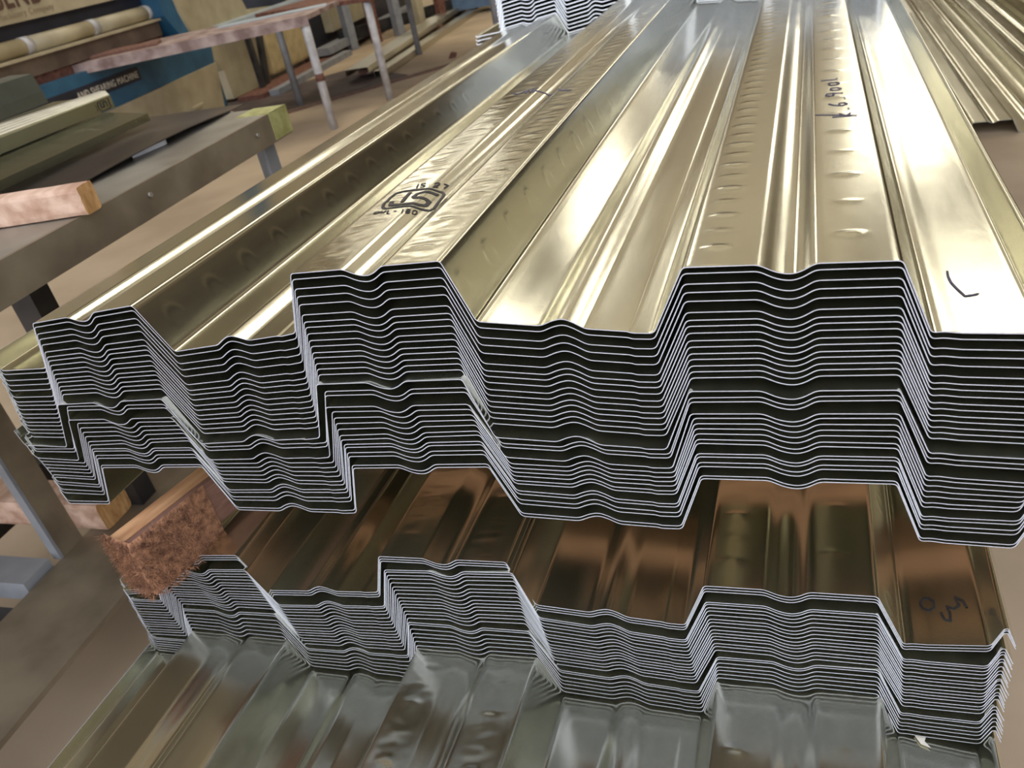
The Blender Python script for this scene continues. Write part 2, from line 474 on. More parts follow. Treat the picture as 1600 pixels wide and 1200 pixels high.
def make_sheet(name, c, y0, length, seed=0, fine=None, amp=1.0, trim=False, thick=None, x_off=0, z_off=0, yaw=0.0, origin=None, sag=0.0):
    """one folded deck sheet as one mesh; y measured from its own end"""
    top = profile(c, seed)
    if trim:                                    # cut along the left fold
        k = min(range(len(top)), key=lambda i: math.dist(top[i], c[1]))
        top = top[k:]
    if fine:
        top = refine(top, 3.4)
    ys = [0.0, 14.0]
    if fine:
        y = 1.8
        ys = [0.0]
        while y < fine:
            ys.append(y)
            y += 1.9 if y < 320 else (2.6 if y < 600 else 4.0)
        ys.append(fine)
    ys += [length]
    nr = polyline_normals(top)
    n = len(top)
    hf = emboss(c, amp) if fine else None
    verts, faces, mats = [], [], []
    rnd = random.Random(seed * 7 + 1)
    ph = rnd.uniform(0, 50)
    for j, y in enumerate(ys):
        for i, (x, z) in enumerate(top):
            h = 0.0
            if hf and y < fine:
                f = min(1.0, y / 8.0) * min(1.0, (fine - y) / 40)
                h = hf(x, z, y) * f
                h += 0.22 * noise.noise(Vector((x / 60 + ph, y / 200, z / 60)))
            wob = 0.3 * noise.noise(Vector((x / 45.0 + ph, seed * 1.7, 0))) if j == 0 else 0
            verts.append(((x + nr[i].x * h) / 1000, y / 1000, (z + nr[i].y * h + wob * .5) / 1000))
    nt = len(verts)
    th = thick or THICK
    for y in (0.0, length):
        for i, (x, z) in enumerate(top):
            wob = 0.3 * noise.noise(Vector((x / 45.0 + ph, seed * 1.7, 0))) if y == 0 else 0
            verts.append(((x - nr[i].x * th) / 1000, y / 1000, (z - nr[i].y * th + wob * .5) / 1000))
    for j in range(len(ys) - 1):
        for i in range(n - 1):
            a = j * n + i
            faces.append((a, a + 1, a + n + 1, a + n))
            mats.append(0)
    for i in range(n - 1):                      # underside
        a = nt + i
        faces.append((a, a + n, a + n + 1, a + 1))
        mats.append(0)
    for i in range(n - 1):                      # cut end facing the camera
        faces.append((i, nt + i, nt + i + 1, i + 1))
        mats.append(1)
    e = (len(ys) - 1) * n
    for i in range(n - 1):                      # far end
        faces.append((e + i, e + i + 1, nt + n + i + 1, nt + n + i))
        mats.append(1)
    faces.append(tuple([j * n for j in range(len(ys))] + [nt + n, nt]))
    mats.append(1)
    faces.append(tuple([nt + n - 1, nt + 2 * n - 1] + [j * n + n - 1 for j in range(len(ys) - 1, -1, -1)]))
    mats.append(1)
    me = bpy.data.meshes.new(name)
    me.from_pydata(verts, [], faces)
    me.polygons.foreach_set('material_index', mats)
    me.polygons.foreach_set('use_smooth', [True] * len(faces))
    me.update()
    me.set_sharp_from_angle(angle=math.radians(38))
    loc = origin if origin is not None else P(x_off, y0, z_off)
    o = link_mesh(name, me, [ZINC, EDGE], None, loc, yaw)
    return o


ORD = ['first', 'second', 'third', 'fourth', 'fifth', 'sixth', 'seventh', 'eighth', 'ninth', 'tenth', 'eleventh', 'twelfth',
       'thirteenth', 'fourteenth', 'fifteenth', 'sixteenth', 'seventeenth', 'eighteenth', 'nineteenth', 'twentieth', 'twenty-first',
       'twenty-second', 'twenty-third', 'twenty-fourth', 'twenty-fifth', 'twenty-sixth', 'twenty-seventh', 'twenty-eighth',
       'twenty-ninth', 'thirtieth', 'thirty-first', 'thirty-second']


def stack(levels, keyed, back):
    """levels: heights read down the pile; keyed: {index: key name}; returns [(folds, y)] per sheet"""
    ks = sorted(keyed)
    out = []
    for i, lv in enumerate(levels):
        a = max(k for k in ks if k <= i)
        b = min(k for k in ks if k >= i)
        ya, ca = KEYS[keyed[a]]
        yb, cb = KEYS[keyed[b]]
        t = 0 if a == b else (lv - levels[a]) / (levels[b] - levels[a])
        c = [(p[0] * (1 - t) + q[0] * t, p[1] * (1 - t) + q[1] * t) for p, q in zip(ca, cb)]
        out.append((c, ya * (1 - t) + yb * t))
    # nested sheets cannot pass through each other: keep a least gap, pushing down
    for i in range(1, len(out)):
        c = []
        for p, q in zip(out[i - 1][0], out[i][0]):
            c.append((q[0], min(q[1], p[1] - 2.5)))
        out[i] = (c, out[i][1])
    return out


UP = [418, 427.5, 443, 455.5, 469, 486, 498, 507.3, 518, 530, 540, 551, 560, 570.5, 580, 590, 612, 621, 628, 647, 654.7, 662.5,
      670, 677.5, 686, 692, 710, 714.7, 723, 729, 743, 747.5]
upper = stack(UP, {0: 'u1', 15: 'u16', 16: 'uA', 17: 'u18', 19: 'uB', 20: 'u21', 25: 'u26', 26: 'u27', 31: 'u32'}, 0)
LO = [917.7, 920.4, 923.1, 942, 945, 950, 955, 961, 967.2, 972, 977.7, 983.7, 988.8, 993.6, 998.5, 1004.7, 1009.5, 1015.5, 1026.8,
      1029.6, 1035.8, 1041.8, 1047, 1053, 1059]
lower = stack(LO, {0: 'l1', 3: 'l4', 17: 'l17', 18: 'l18', 24: 'l25'}, 0)

top_sheet = None
for i, (c, y) in enumerate(upper):
    o = make_sheet('deck_sheet', c, y, 3300 if i else 3300, seed=i + 1, fine=1500 if i == 0 else None)
    if i == 0:
        top_sheet = o
        lb = 'topmost galvanised deck sheet of the big upper stack, ink stamped on its middle ridge'
    elif i == len(upper) - 1:
        lb = 'bottom galvanised deck sheet of the big upper stack, just above the dark gap'
    elif i == 16:
        lb = 'seventeenth deck sheet down the upper stack, its end jutting out at mid-height'
    else:
        lb = 'galvanised deck sheet, %s from the top of the big upper stack' % ORD[i]
    tag(o, lb, 'metal deck sheet', 'deck sheets nested in the upper stack')
second_top = None
for i, (c, y) in enumerate(lower):
    o = make_sheet('deck_sheet', c, y, 3300, seed=i + 60, fine=420 if i == 0 else None, amp=0.7)
    if i == 0:
        second_top = o
        lb = 'topmost galvanised deck sheet of the lower stack, hand marked in ink near its right edge'
    elif i == len(lower) - 1:
        lb = 'bottom galvanised deck sheet of the lower stack, resting on the longer sheet'
    else:
        lb = 'galvanised steel deck sheet, %s from the top of the lower stack' % ORD[i]
    tag(o, lb, 'metal deck sheet', 'deck sheets nested in the lower stack')
# the longer sheet under both stacks, running out towards the viewer
ym, cm = KEYS['m']
prev = lower[-1][0]
cm = [(p[0], min(p[1], q[1] - 3.0)) for p, q in zip(cm, prev)]
long_sheet = make_sheet('deck_sheet', cm, -640, 3900, seed=99, fine=640, amp=1.25)
tag(long_sheet, 'longest galvanised deck sheet, running out under the lower stack towards the viewer', 'metal deck sheet')

# third pile, set back on top of the upper stack
base = KEYS['u1'][1]
LIP_SCALE[0] = 0.15
for k in range(14):
    c = [(p[0] + 0.15 * k, p[1] + 3.2 + 8.6 * k) for p in base]
    o = make_sheet('deck_sheet', c, 1480 + (k % 3) * 1.5 - (4 if k in (2,) else 0), 1800, seed=200 + k, trim=k > 5, thick=2.2)
    o.data.materials[1] = EDGE_LIT  # lighter, thickened edges: daylight on this pile put into colour and shape
    nm = 'bottom' if k == 0 else ORD[k] + ' from the bottom'
    tag(o, 'deck sheet, %s of the pile further back on the upper stack' % nm, 'metal deck sheet',
        'deck sheets piled further back on the upper stack')
LIP_SCALE[0] = 1.0

# ------------------------------------------------------------------ ink on the sheets
def on_sheet(c, seed, amp=0.0, y0=0.0):
    """height of the sheet's surface (with its embossing) at x, y"""
    top = profile(c, seed)
    hf = emboss(c, amp) if amp else None
    ph = random.Random(seed * 7 + 1).uniform(0, 50)

    def z(x, y):
        best = None
        for a, b in zip(top, top[1:]):
            if min(a[0], b[0]) <= x <= max(a[0], b[0]) and abs(b[0] - a[0]) > 1e-6:
                t = (x - a[0]) / (b[0] - a[0])
                q = a[1] + (b[1] - a[1]) * t
                best = q if best is None else max(best, q)
        q = best if best is not None else 0.0
        if hf:
            q += hf(x, q, y - y0) + 0.22 * noise.noise(Vector((x / 60 + ph, (y - y0) / 200, q / 60)))
        return q
    return z


def ink(name, strokes, width, zf, y0, mat, parent, lift=0.6, label=None):
    """strokes: polylines (x, y) in mm on the sheet"""
    bm = bmesh.new()
    for st in strokes:
        pts = [Vector(p) for p in st]
        fine = [pts[0]]
        for a, b in zip(pts, pts[1:]):
            k = max(1, int((b - a).length / 1.2))
            fine += [a + (b - a) * (j / k) for j in range(1, k + 1)]
        prev = None
        for i, p in enumerate(fine):
            d = (fine[min(i + 1, len(fine) - 1)] - fine[max(i - 1, 0)])
            d = d.normalized() if d.length > 1e-6 else Vector((1, 0))
            nrm = Vector((-d.y, d.x)) * width / 2
            q = []
            for s in (p + nrm, p - nrm):
                q.append(s)
            row = [bm.verts.new((s.x / 1000, (s.y - y0) / 1000, (zf(s.x, s.y) + lift) / 1000)) for s in q]
            row += [bm.verts.new((s.x / 1000, (s.y - y0) / 1000, (zf(s.x, s.y) + lift - 0.35) / 1000)) for s in q]
            if prev:
                bm.faces.new([prev[0], prev[1], row[1], row[0]])
                bm.faces.new([prev[2], prev[0], row[0], row[2]])
                bm.faces.new([prev[1], prev[3], row[3], row[1]])
            prev = row
    me = bpy.data.meshes.new(name)
    bmesh.ops.recalc_face_normals(bm, faces=bm.faces[:])
    bm.to_mesh(me)
    bm.free()
    o = link_mesh(name, me, mat, parent)
    if label:
        o['label'] = label
    return o


G = {
    'I': [[(.5, 0), (.5, 1)]],
    'S': [[(.95, .85), (.7, 1), (.3, 1), (.05, .8), (.1, .6), (.5, .5), (.9, .4), (.95, .2), (.7, 0), (.3, 0), (.05, .15)]],
    ':': [[(.5, .25), (.5, .34)], [(.5, .7), (.5, .79)]],
    '2': [[(.05, .8), (.3, 1), (.7, 1), (.95, .8), (.9, .55), (.05, 0), (.95, 0)]],
    '7': [[(.05, 1), (.95, 1), (.4, 0)]],
    'C': [[(.95, .85), (.7, 1), (.3, 1), (.05, .75), (.05, .25), (.3, 0), (.7, 0), (.95, .15)]],
    'M': [[(.0, 0), (.05, 1), (.5, .3), (.95, 1), (1, 0)]],
    '/': [[(.1, 0), (.9, 1)]],
    'L': [[(.1, 1), (.1, 0), (.9, 0)]],
    '-': [[(.1, .5), (.9, .5)]],
    '1': [[(.3, .8), (.6, 1), (.6, 0)]],
    '8': [[(.5, .53), (.15, .65), (.1, .85), (.35, 1), (.65, 1), (.9, .85), (.85, .65), (.5, .53), (.08, .35), (.1, .12), (.35, 0), (.65, 0), (.92, .12), (.92, .35), (.5, .53)]],
    '0': [[(.5, 0), (.15, .12), (.05, .5), (.15, .88), (.5, 1), (.85, .88), (.95, .5), (.85, .12), (.5, 0)]],
    'k': [[(.15, 0), (.15, 1)], [(.8, .6), (.15, .3), (.85, 0)]],
    '.': [[(.3, 0), (.5, .06)]],
    '6': [[(.8, 1), (.3, .7), (.1, .3), (.4, 0), (.8, .15), (.7, .45), (.2, .4)]],
    '9': [[(.85, .6), (.5, .5), (.15, .7), (.4, 1), (.8, .9), (.85, .6), (.7, 0)]],
    'o': [[(.5, 0), (.15, .2), (.15, .5), (.5, .65), (.85, .5), (.85, .2), (.5, 0)]],
    'l': [[(.3, 1), (.3, .1), (.6, 0)]],
}


def lettering(text, origin, adv, up, w, gap):
    ax, up = Vector(adv).normalized(), Vector(up)
    out = []
    pos = 0.0
    for ch in text:
        if ch in G:
            for st in G[ch]:
                out.append([tuple(Vector(origin) + ax * (pos + p[0] * w) + up * p[1]) for p in st])
        pos += (w if ch not in 'I:.1' else w * .62) + gap
    return out


zf = on_sheet(upper[0][0], 1, 1.0)
ink('stamp_lettering', [[(-274.5,183.9),(-276.7,194.5)],[(-268.7,193.8),(-270.5,195.5),(-272.6,195.5),(-273.2,193.1),(-272.3,190.7),(-269.9,189.6),(-267.6,188.4),(-266.7,186.1),(-267.3,183.8),(-269.4,183.7),(-271.1,185.4)],[(-261.2,183.9),(-261.5,184.7)],[(-262.5,188.3),(-262.8,189.2)],[(-257.9,190.6),(-257.2,193.5),(-255.4,194.9),(-253.9,193.7),(-253.6,191.0),(-256.2,182.7),(-252.3,185.7)],[(-250.9,196.6),(-246.7,196.6),(-247.5,187.5)]], 1.35, zf, 0, INK, top_sheet)
ink('stamp_lettering', [[(-288.0,124.8),(-289.0,125.8),(-290.3,125.8),(-290.8,124.3),(-290.2,121.2),(-289.0,119.6),(-287.8,119.6),(-287.2,120.5)],[(-285.9,119.4),(-287.4,126.4),(-284.4,121.3),(-283.6,126.1),(-281.8,119.1)],[(-279.8,119.0),(-279.6,126.6)],[(-277.0,125.9),(-275.2,118.1),(-271.8,117.2)],[(-270.1,122.0),(-267.3,122.2)],[(-261.8,123.0),(-261.4,124.6),(-258.7,115.2)],[(-255.5,121.7),(-256.8,121.9),(-257.3,123.3),(-256.8,124.9),(-255.8,125.5),(-254.8,124.9),(-254.6,123.3),(-255.5,121.7),(-256.5,119.5),(-256.0,117.8),(-255.0,117.4),(-254.1,118.0),(-253.5,119.4),(-253.9,121.1),(-255.5,121.7)],[(-249.3,119.7),(-250.8,120.1),(-251.8,122.8),(-252.1,125.8),(-251.0,127.2),(-249.5,126.8),(-248.5,124.1),(-248.2,121.1),(-249.3,119.7)]], 1.1, zf, 0, INK, top_sheet)
ink('stamp', [[(-262, 132.6), (-271.6, 132.3), (-283.4, 132.4), (-289, 137.1), (-291.6, 146.9), (-293, 163), (-292, 173), (-286.8, 177.5), (-267.3, 177),
               (-255.4, 177.7), (-246, 178), (-242.3, 174), (-241, 165.6), (-239.7, 150.8), (-238.2, 138), (-240, 132.8), (-250.3, 133), (-262, 132.6)]], 2.5, zf, 0, INK, top_sheet)
ink('stamp', [[(-275.4, 171.6), (-274.6, 160.7), (-272.6, 145.6)],
              [(-284, 150), (-282.5, 140.5), (-274.9, 139.5), (-265, 139.4), (-253, 139.2), (-247.4, 142.5), (-247.6, 151), (-252, 154.6), (-262.9, 154),
               (-265.9, 157), (-264.9, 165.1), (-259.3, 169.3), (-252.2, 170.6), (-246.5, 170.1)]], 3.9, zf, 0, INK, top_sheet)
ink('marker_scribble', [[(-293, 551), (-283, 543), (-274, 552), (-262, 547), (-246, 547), (-234, 533), (-227, 541), (-215, 519), (-202, 515)],
                        [(-274, 564), (-270, 538)], [(-268, 565), (-264, 538)], [(-262, 564), (-259, 537)]], 2.4, zf, 0, INKB, top_sheet)
ink('handwriting', lettering('k.6.9ool', (116, 320), (-.06, 1), (-17, 0), 14.5, 7.5) + [[(120, 321), (84, 335)]], 1.2, zf, 0, INKB, top_sheet)
ink('handwriting', [[(171.5, 88), (171, 79), (171.7, 69.5), (174, 60), (177.4, 49), (182, 50.5), (186, 52.5)]], 1.5, zf, 0, INKB, top_sheet)
yl = lower[0][1]
zl = on_sheet(lower[0][0], 60, 0.7, yl)
ink('handwriting', [[(173.5, 20.5), (172.0, 25.5), (174.0, 30.5), (178.5, 31.8), (182.0, 28.0), (181.5, 21.8), (177.5, 18.0), (173.5, 20.5)],
                    [(185.7, 16.5), (187.7, 9.0), (191.7, 7.8), (192.2, 16.5), (190.7, 22.8), (195.7, 20.2), (199.7, 24.0), (197.7, 32.8), (202.7, 29.0), (204.7, 21.5)]], 2.0, zl, yl, INK, second_top)

# paper scrap on the long sheet
zm = on_sheet(cm, 99)
sc = MB().prism([(0, 0), (9, 2), (7, -4), (11, -9), (4, -7)], 'z', 0, 0.5).build('paper_scrap', CARD, None, P(173, -22, zm(177, -22) + 1.5))
tag(sc, 'tiny torn pale scrap lying on the longest sheet near its right edge', 'scrap')

# ------------------------------------------------------------------ timbers between the stacks
def rough_bar(name, L, W, H, mat, seed=0, step=12, amp=1.2, taper=0.0):
    """timber lying along y from its near end; origin at the near bottom centre"""
    bm = bmesh.new()
    ny = max(2, int(L / step))
    ring = []
    nx = 6
    for i in range(nx):
        ring.append((-W / 2 + W * i / nx, H))
    for i in range(nx):
        ring.append((W / 2, H - H * i / nx))
    for i in range(nx):
        ring.append((W / 2 - W * i / nx, 0))
    for i in range(nx):
        ring.append((-W / 2, H * i / nx))
    rows = []
    for j in range(ny + 1):
        y = L * j / ny
        row = []
        for (x, z) in ring:
            k = 0.93 if abs(abs(x) - W / 2) < 1e-6 and (z < 1e-6 or abs(z - H) < 1e-6) else 1.0
            nn = noise.noise(Vector((x / 14 + seed, y / 40, z / 14)))
            row.append(bm.verts.new((x * k / 1000 * (1 + nn * amp / W * 2), (y + 2 * noise.noise(Vector((x, z, seed)) / 9)) / 1000,
                                     (H / 2 + (z - H / 2) * k * (1 + nn * amp / H * 2)) / 1000)))
        rows.append(row)
    n = len(ring)
    for j in range(ny):
        for i in range(n):
            bm.faces.new([rows[j][i], rows[j][(i + 1) % n], rows[j + 1][(i + 1) % n], rows[j + 1][i]])
    for row, flip in ((rows[0], True), (rows[-1], False)):
        f = bm.faces.new(row[::-1] if flip else row)
        f.material_index = 1
    bmesh.ops.recalc_face_normals(bm, faces=bm.faces[:])
    me = bpy.data.meshes.new(name)
    bm.to_mesh(me)
    bm.free()
    return me


def fibre_clump(name, W, H, parent, seed=3):
    """the torn, shaggy end of the timber: it wraps the sawn end and the first stretch of the right side"""
    rnd = random.Random(seed)
    bm = bmesh.new()
    S = 95.0
    nu, nz = 90, 48

    def base(u, z):              # u runs across the end, round the corner and back along the side
        if u < W:
            return Vector((-W / 2 + u, 0, z)), Vector((0, -1, 0))
        return Vector((W / 2, (u - W), z)), Vector((1, 0, 0))
    grid = []
    for i in range(nu + 1):
        u = (W + S) * i / nu
        col = []
        for j in range(nz + 1):
            z = H * j / nz
            p, n = base(u, z)
            if abs(u - W) < 6:
                n = Vector((.7, -.7, 0))
            e = 3.5 + 4.0 * noise.noise(Vector((u / 8, z / 8, seed))) + 3.2 * noise.noise(Vector((u / 2.6, z / 2.6, seed + 4)))
            rim = min(1.0, min(i, nu - i) / 8, (nz - j) / 3 + .15, j / 3 + .3)
            if u > W + 30:
                rim *= max(0.0, 1 - (u - W - 30) / 60)
            col.append(bm.verts.new((p + n * e * rim) / 1000))
        grid.append(col)
    for i in range(nu):
        for j in range(nz):
            bm.faces.new([grid[i][j], grid[i + 1][j], grid[i + 1][j + 1], grid[i][j + 1]])
    for _ in range(5200):       # fibres
        u = rnd.uniform(-1, W + S * rnd.random() ** .6)
        z = rnd.uniform(-3, H)
        p, n = base(max(0, u), z)
        p = p + n * rnd.uniform(1, 7)
        d = n * rnd.uniform(.3, 1.2) + Vector((rnd.uniform(-1, 1), rnd.uniform(-1, 1), rnd.uniform(-1, .7)))
        d.normalize()
        L = rnd.uniform(2.5, 7.5)
        q = p + d * L
        s_ = d.orthogonal().normalized() * rnd.uniform(.22, .5)
        t_ = d.cross(s_).normalized() * .3
        a = [bm.verts.new((p + s_) / 1000), bm.verts.new((p - s_) / 1000), bm.verts.new((p + t_) / 1000)]
        b = bm.verts.new(q / 1000)
        bm.faces.new([a[0], a[1], b]); bm.faces.new([a[1], a[2], b]); bm.faces.new([a[2], a[0], b])
    me = bpy.data.meshes.new(name)
    bm.to_mesh(me)
    bm.free()
    return link_mesh(name, me, FIBRE, parent)


WOODBR = noisy('brown_timber', (0.22, 0.10, 0.045), (0.34, 0.17, 0.08), 14, 0.8, stretch=(6, 1, 6), bump=0.4)
yaw1 = -math.radians(13)
tb = bpy.data.objects.new('timber_bearer', rough_bar('timber_bearer', 760, 40, 50, None, 2))
COL.objects.link(tb)
for mm in (WOODRED, FIBRE):
    tb.data.materials.append(mm)
for p in tb.data.polygons:       # the narrow top is orange, the sides are darker red-brown
    pass
tb.location = P(-571, -64, -309)
tb.rotation_euler = (0, 0, yaw1)
tag(tb, 'red-brown rough timber wedged between the two stacks, with a shaggy torn end', 'timber')
fb = fibre_clump('torn_end', 44, 72, tb)
fb.location = (0, 0, -0.014)
fb['label'] = 'shaggy torn fibres on the sawn end'
face = MB().box(-20.4, 4, 3, 755, 49, 51.2, 0.6).build('sawn_face', WOODOR, tb)
face['label'] = 'fresh orange sawn face along the top'

# bearers deeper in, out of which only glimpses show
for k, yy in enumerate((1150, 2500)):
    me = rough_bar('timber_bearer', 900, 60, 50, None, 5 + k)
    o = link_mesh('timber_bearer', me, [WOODOR, WOODEND], None, P(-640, yy, -318), -math.pi / 2)
    tag(o, ['orange timber lying crosswise deep in the dark gap between the stacks, nearest of two', 'orange timber lying crosswise deep in the gap, furthest back'][k], 'timber')

me = rough_bar('timber_bearer', 670, 58, 37, None, 9)
o = link_mesh('timber_bearer', me, [WOODBR, WOODEND], None, P(-445, 165, -271), -math.pi / 2)
tag(o, 'flat orange-brown timber laid crosswise just inside the gap between the stacks', 'timber')
# trestles that carry the whole pile
for k, yy in enumerate((430, 2300)):
    t = empty('steel_trestle', P(-220, yy, -835))
    tag(t, 'low dark steel trestle carrying the stacked sheets, %s' % ('the nearer one' if k == 0 else 'the one further back'), 'trestle')
    MB().box(-380, 380, -40, 40, 250, 327).build('top_rail', DARKSTEEL, t)
    for sx in (-340, 340):
        MB().box(sx - 30, sx + 30, -30, 30, 0, 250).build('leg', DARKSTEEL, t)

# ------------------------------------------------------------------ the steel bench on the left
# local frame: x runs along the bench away from the viewer, y across it to the left; origin at its far near-side corner on the floor
BY = math.atan2(.998, -.061)
FX, FY = -963, 994
bench = empty('steel_workbench', P(FX, FY, -835), BY)
tag(bench, 'long worn steel workbench on the left with a yellow-green painted corner', 'workbench')
MB().box(-1700, 0, 0, 900, 766, 775, 1).build('table_top', STEEL_TOP, bench)
MB().box(-1700, 0, -6, 0, 719, 775.5).box(-6, 0, 0, 900, 719, 766).build('apron', STEEL, bench)
MB().box(-70, 1.5, -8, -5, 722, 777).box(-70, 1.5, -8, 70, 775, 776.5).box(0, 2, -8, 60, 722, 776).build('painted_corner', YELLOWGREEN, bench)
for bx, bz in ((-133, 750), (-481, 754)):
    MB().tube((bx, -6, bz), (bx, -11, bz), 4.5, n=6).build('bolt', STEEL_TOP, bench)
# legs
MB().box(-89, -48, 16, 24, 0, 766).box(-56, -48, 24, 60, 0, 766).build('leg', GREY_OR_LIT, bench)
MB().box(-602, -560, 200, 208, 185, 766).box(-602, -594, 208, 250, 185, 766).build('leg', DARKSTEEL, bench)
lo_ = MB().box(-747, -697, 268, 276, 185, 766).build('leg', STEEL, bench)
MB().box(-754, -747.5, 268, 286, 185, 766).build('leg_flange', GREY_OR_LIT, lo_)['label'] = 'front flange of the leg, grey-blue daylight painted in'  # cool daylight on this edge is painted as its colour
# lower rail
MB().box(-1700, -560, 75, 270, 175, 185).box(-560, 420, 75, 330, 175, 185).box(-1700, 420, 200, 206, 120, 175).build('lower_rail', STEEL, bench)
MB().box(-830, -768, 276, 560, 160, 200).build('cross_brace', GREY_OR_LIT, bench)  # daylight on this brace is put into its grey
MB().box(-900, -850, 276, 760, 100, 160).build('cross_brace', DARKSTEEL, bench)
MB().box(-1500, 300, 560, 610, 120, 190).build('cross_brace', DARKSTEEL, bench)
for sx in (-1580, 380):
    MB().box(sx - 20, sx + 20, 120, 180, 0, 122).build('foot', DARKSTEEL, bench)


def on_bench(s, w, z):          # s towards the viewer, w to the left, z above the top sheet level
    return P(FX + .061 * s - .998 * w, FY - .998 * s - .061 * w, z)


def bench_item(name, me_or_mb, mat, s, w, z, turn=0.0, label=None, cat=None):
    loc = on_bench(s, w, z)
    if isinstance(me_or_mb, MB):
        o = me_or_mb.build(name, mat, None, loc, BY + turn)
    else:
        o = link_mesh(name, me_or_mb, mat, None, loc, BY + turn)
    return tag(o, label, cat)


# short timber block on the bench: lies across
me = rough_bar('timber_block', 560, 38, 42, None, 11, amp=1.0)
bench_item('timber_block', me, [WOOD, WOODEND], 614, -20, -59, math.radians(9), 'pale sawn timber block with an orange end, lying across the bench top', 'timber')
# timber on the lower rail
me = rough_bar('timber_block', 640, 74, 62, None, 17, amp=1.5)
bench_item('timber_block', me, [WOOD, WOODEND], 640, 224, -650, math.radians(0), 'pinkish raw timber lying low behind the wide bench leg', 'timber')
# strip of white plastic under the curled plate
bench_item('plastic_strip', MB().prism([(-78, 4), (-60, 0), (0, -2), (10, 2), (10, 20), (0, 22), (-60, 12)], 'z', 0, 8), WHITEPLASTIC, 238, 128, -59, math.radians(-8), 'small white plastic strip under the curled dark plate', 'strip')

# curled dark plate
bm = bmesh.new()
rows = []
for i in range(25):
    s = -60 + i * 32
    row = []
    for j in range(9):
        w = 128 + j * 55
        z = -57 + 13 * math.sin(min(1, max(0, (s + 20) / 560)) * math.pi) * (1 - j / 8)
        x, y = -s, w - 20 * math.sin(min(1, max(0, (s + 20) / 560)) * math.pi)
        row.append((x, y, z - (-835)))
    rows.append(row)
V = [[bm.verts.new((a / 1000, b / 1000, c / 1000)) for a, b, c in r] for r in rows]
V2 = [[bm.verts.new((a / 1000, b / 1000, (c - 1.5) / 1000)) for a, b, c in r] for r in rows]
for A, sgn in ((V, 1), (V2, -1)):
    for i in range(24):
        for j in range(8):
            q = [A[i][j], A[i + 1][j], A[i + 1][j + 1], A[i][j + 1]]
            bm.faces.new(q if sgn < 0 else q[::-1])
for i in range(24):
    bm.faces.new([V[i][0], V[i + 1][0], V2[i + 1][0], V2[i][0]])
    bm.faces.new([V[i + 1][8], V[i][8], V2[i][8], V2[i + 1][8]])
for j in range(8):
    bm.faces.new([V[0][j + 1], V[0][j], V2[0][j], V2[0][j + 1]])
me = bpy.data.meshes.new('steel_plate')
bm.to_mesh(me)
bm.free()
pl = link_mesh('steel_plate', me, noisy('dark_rolled_plate', (0.07, 0.055, 0.05), (0.13, 0.105, 0.09), 5, 0.35, 0.8), None, P(FX, FY, -835), BY)
tag(pl, 'thin dark steel plate with a lifted edge lying on the bench top', 'steel plate')


def folded(name, line, length, thick=1.0):
    """a folded sheet: line of (across, up) points extruded towards the viewer from its far end"""
    n = len(line)
    nr = polyline_normals(line)
    vs, fs = [], []
    for x in (0.0, -length):
        for k in (0, 1):
            for (y, z), q in zip(line, nr):
                vs.append((x / 1000, (y - q.x * thick * k) / 1000, (z - q.y * thick * k) / 1000))
    for i in range(n - 1):
        fs += [(i, i + 1, 2 * n + i + 1, 2 * n + i), (n + i, 3 * n + i, 3 * n + i + 1, n + i + 1), (i, n + i, n + i + 1, i + 1),
               (2 * n + i, 2 * n + i + 1, 3 * n + i + 1, 3 * n + i)]
    fs += [(0, 2 * n, 3 * n, n), (n - 1, 2 * n - 1, 4 * n - 1, 3 * n - 1)]
    me = bpy.data.meshes.new(name)
    me.from_pydata(vs, [], fs)
    bm = bmesh.new()
    bm.from_mesh(me)
    bmesh.ops.recalc_face_normals(bm, faces=bm.faces[:])
    bm.to_mesh(me)
    bm.free()
    return me


ZINCF = zinc('galvanised_flashing', (0.34, 0.35, 0.26), 0.24)
ZINCC = zinc('galvanised_channel', (0.60, 0.57, 0.46), 0.34)
LIP = noisy('bright_fold_edge', (0.75, 0.73, 0.62), (0.85, 0.83, 0.72), 30, 0.35, 0.8)
# big angle flashing (nearest)
me = folded('angle_flashing', [(0, 0), (0, 15), (98, 28), (160, 30)], 1200)
bench_item('angle_flashing', me, ZINCF, 79, 269, -40, math.radians(2.6), 'wide galvanised angle flashing nearest the bench edge', 'metal flashing')
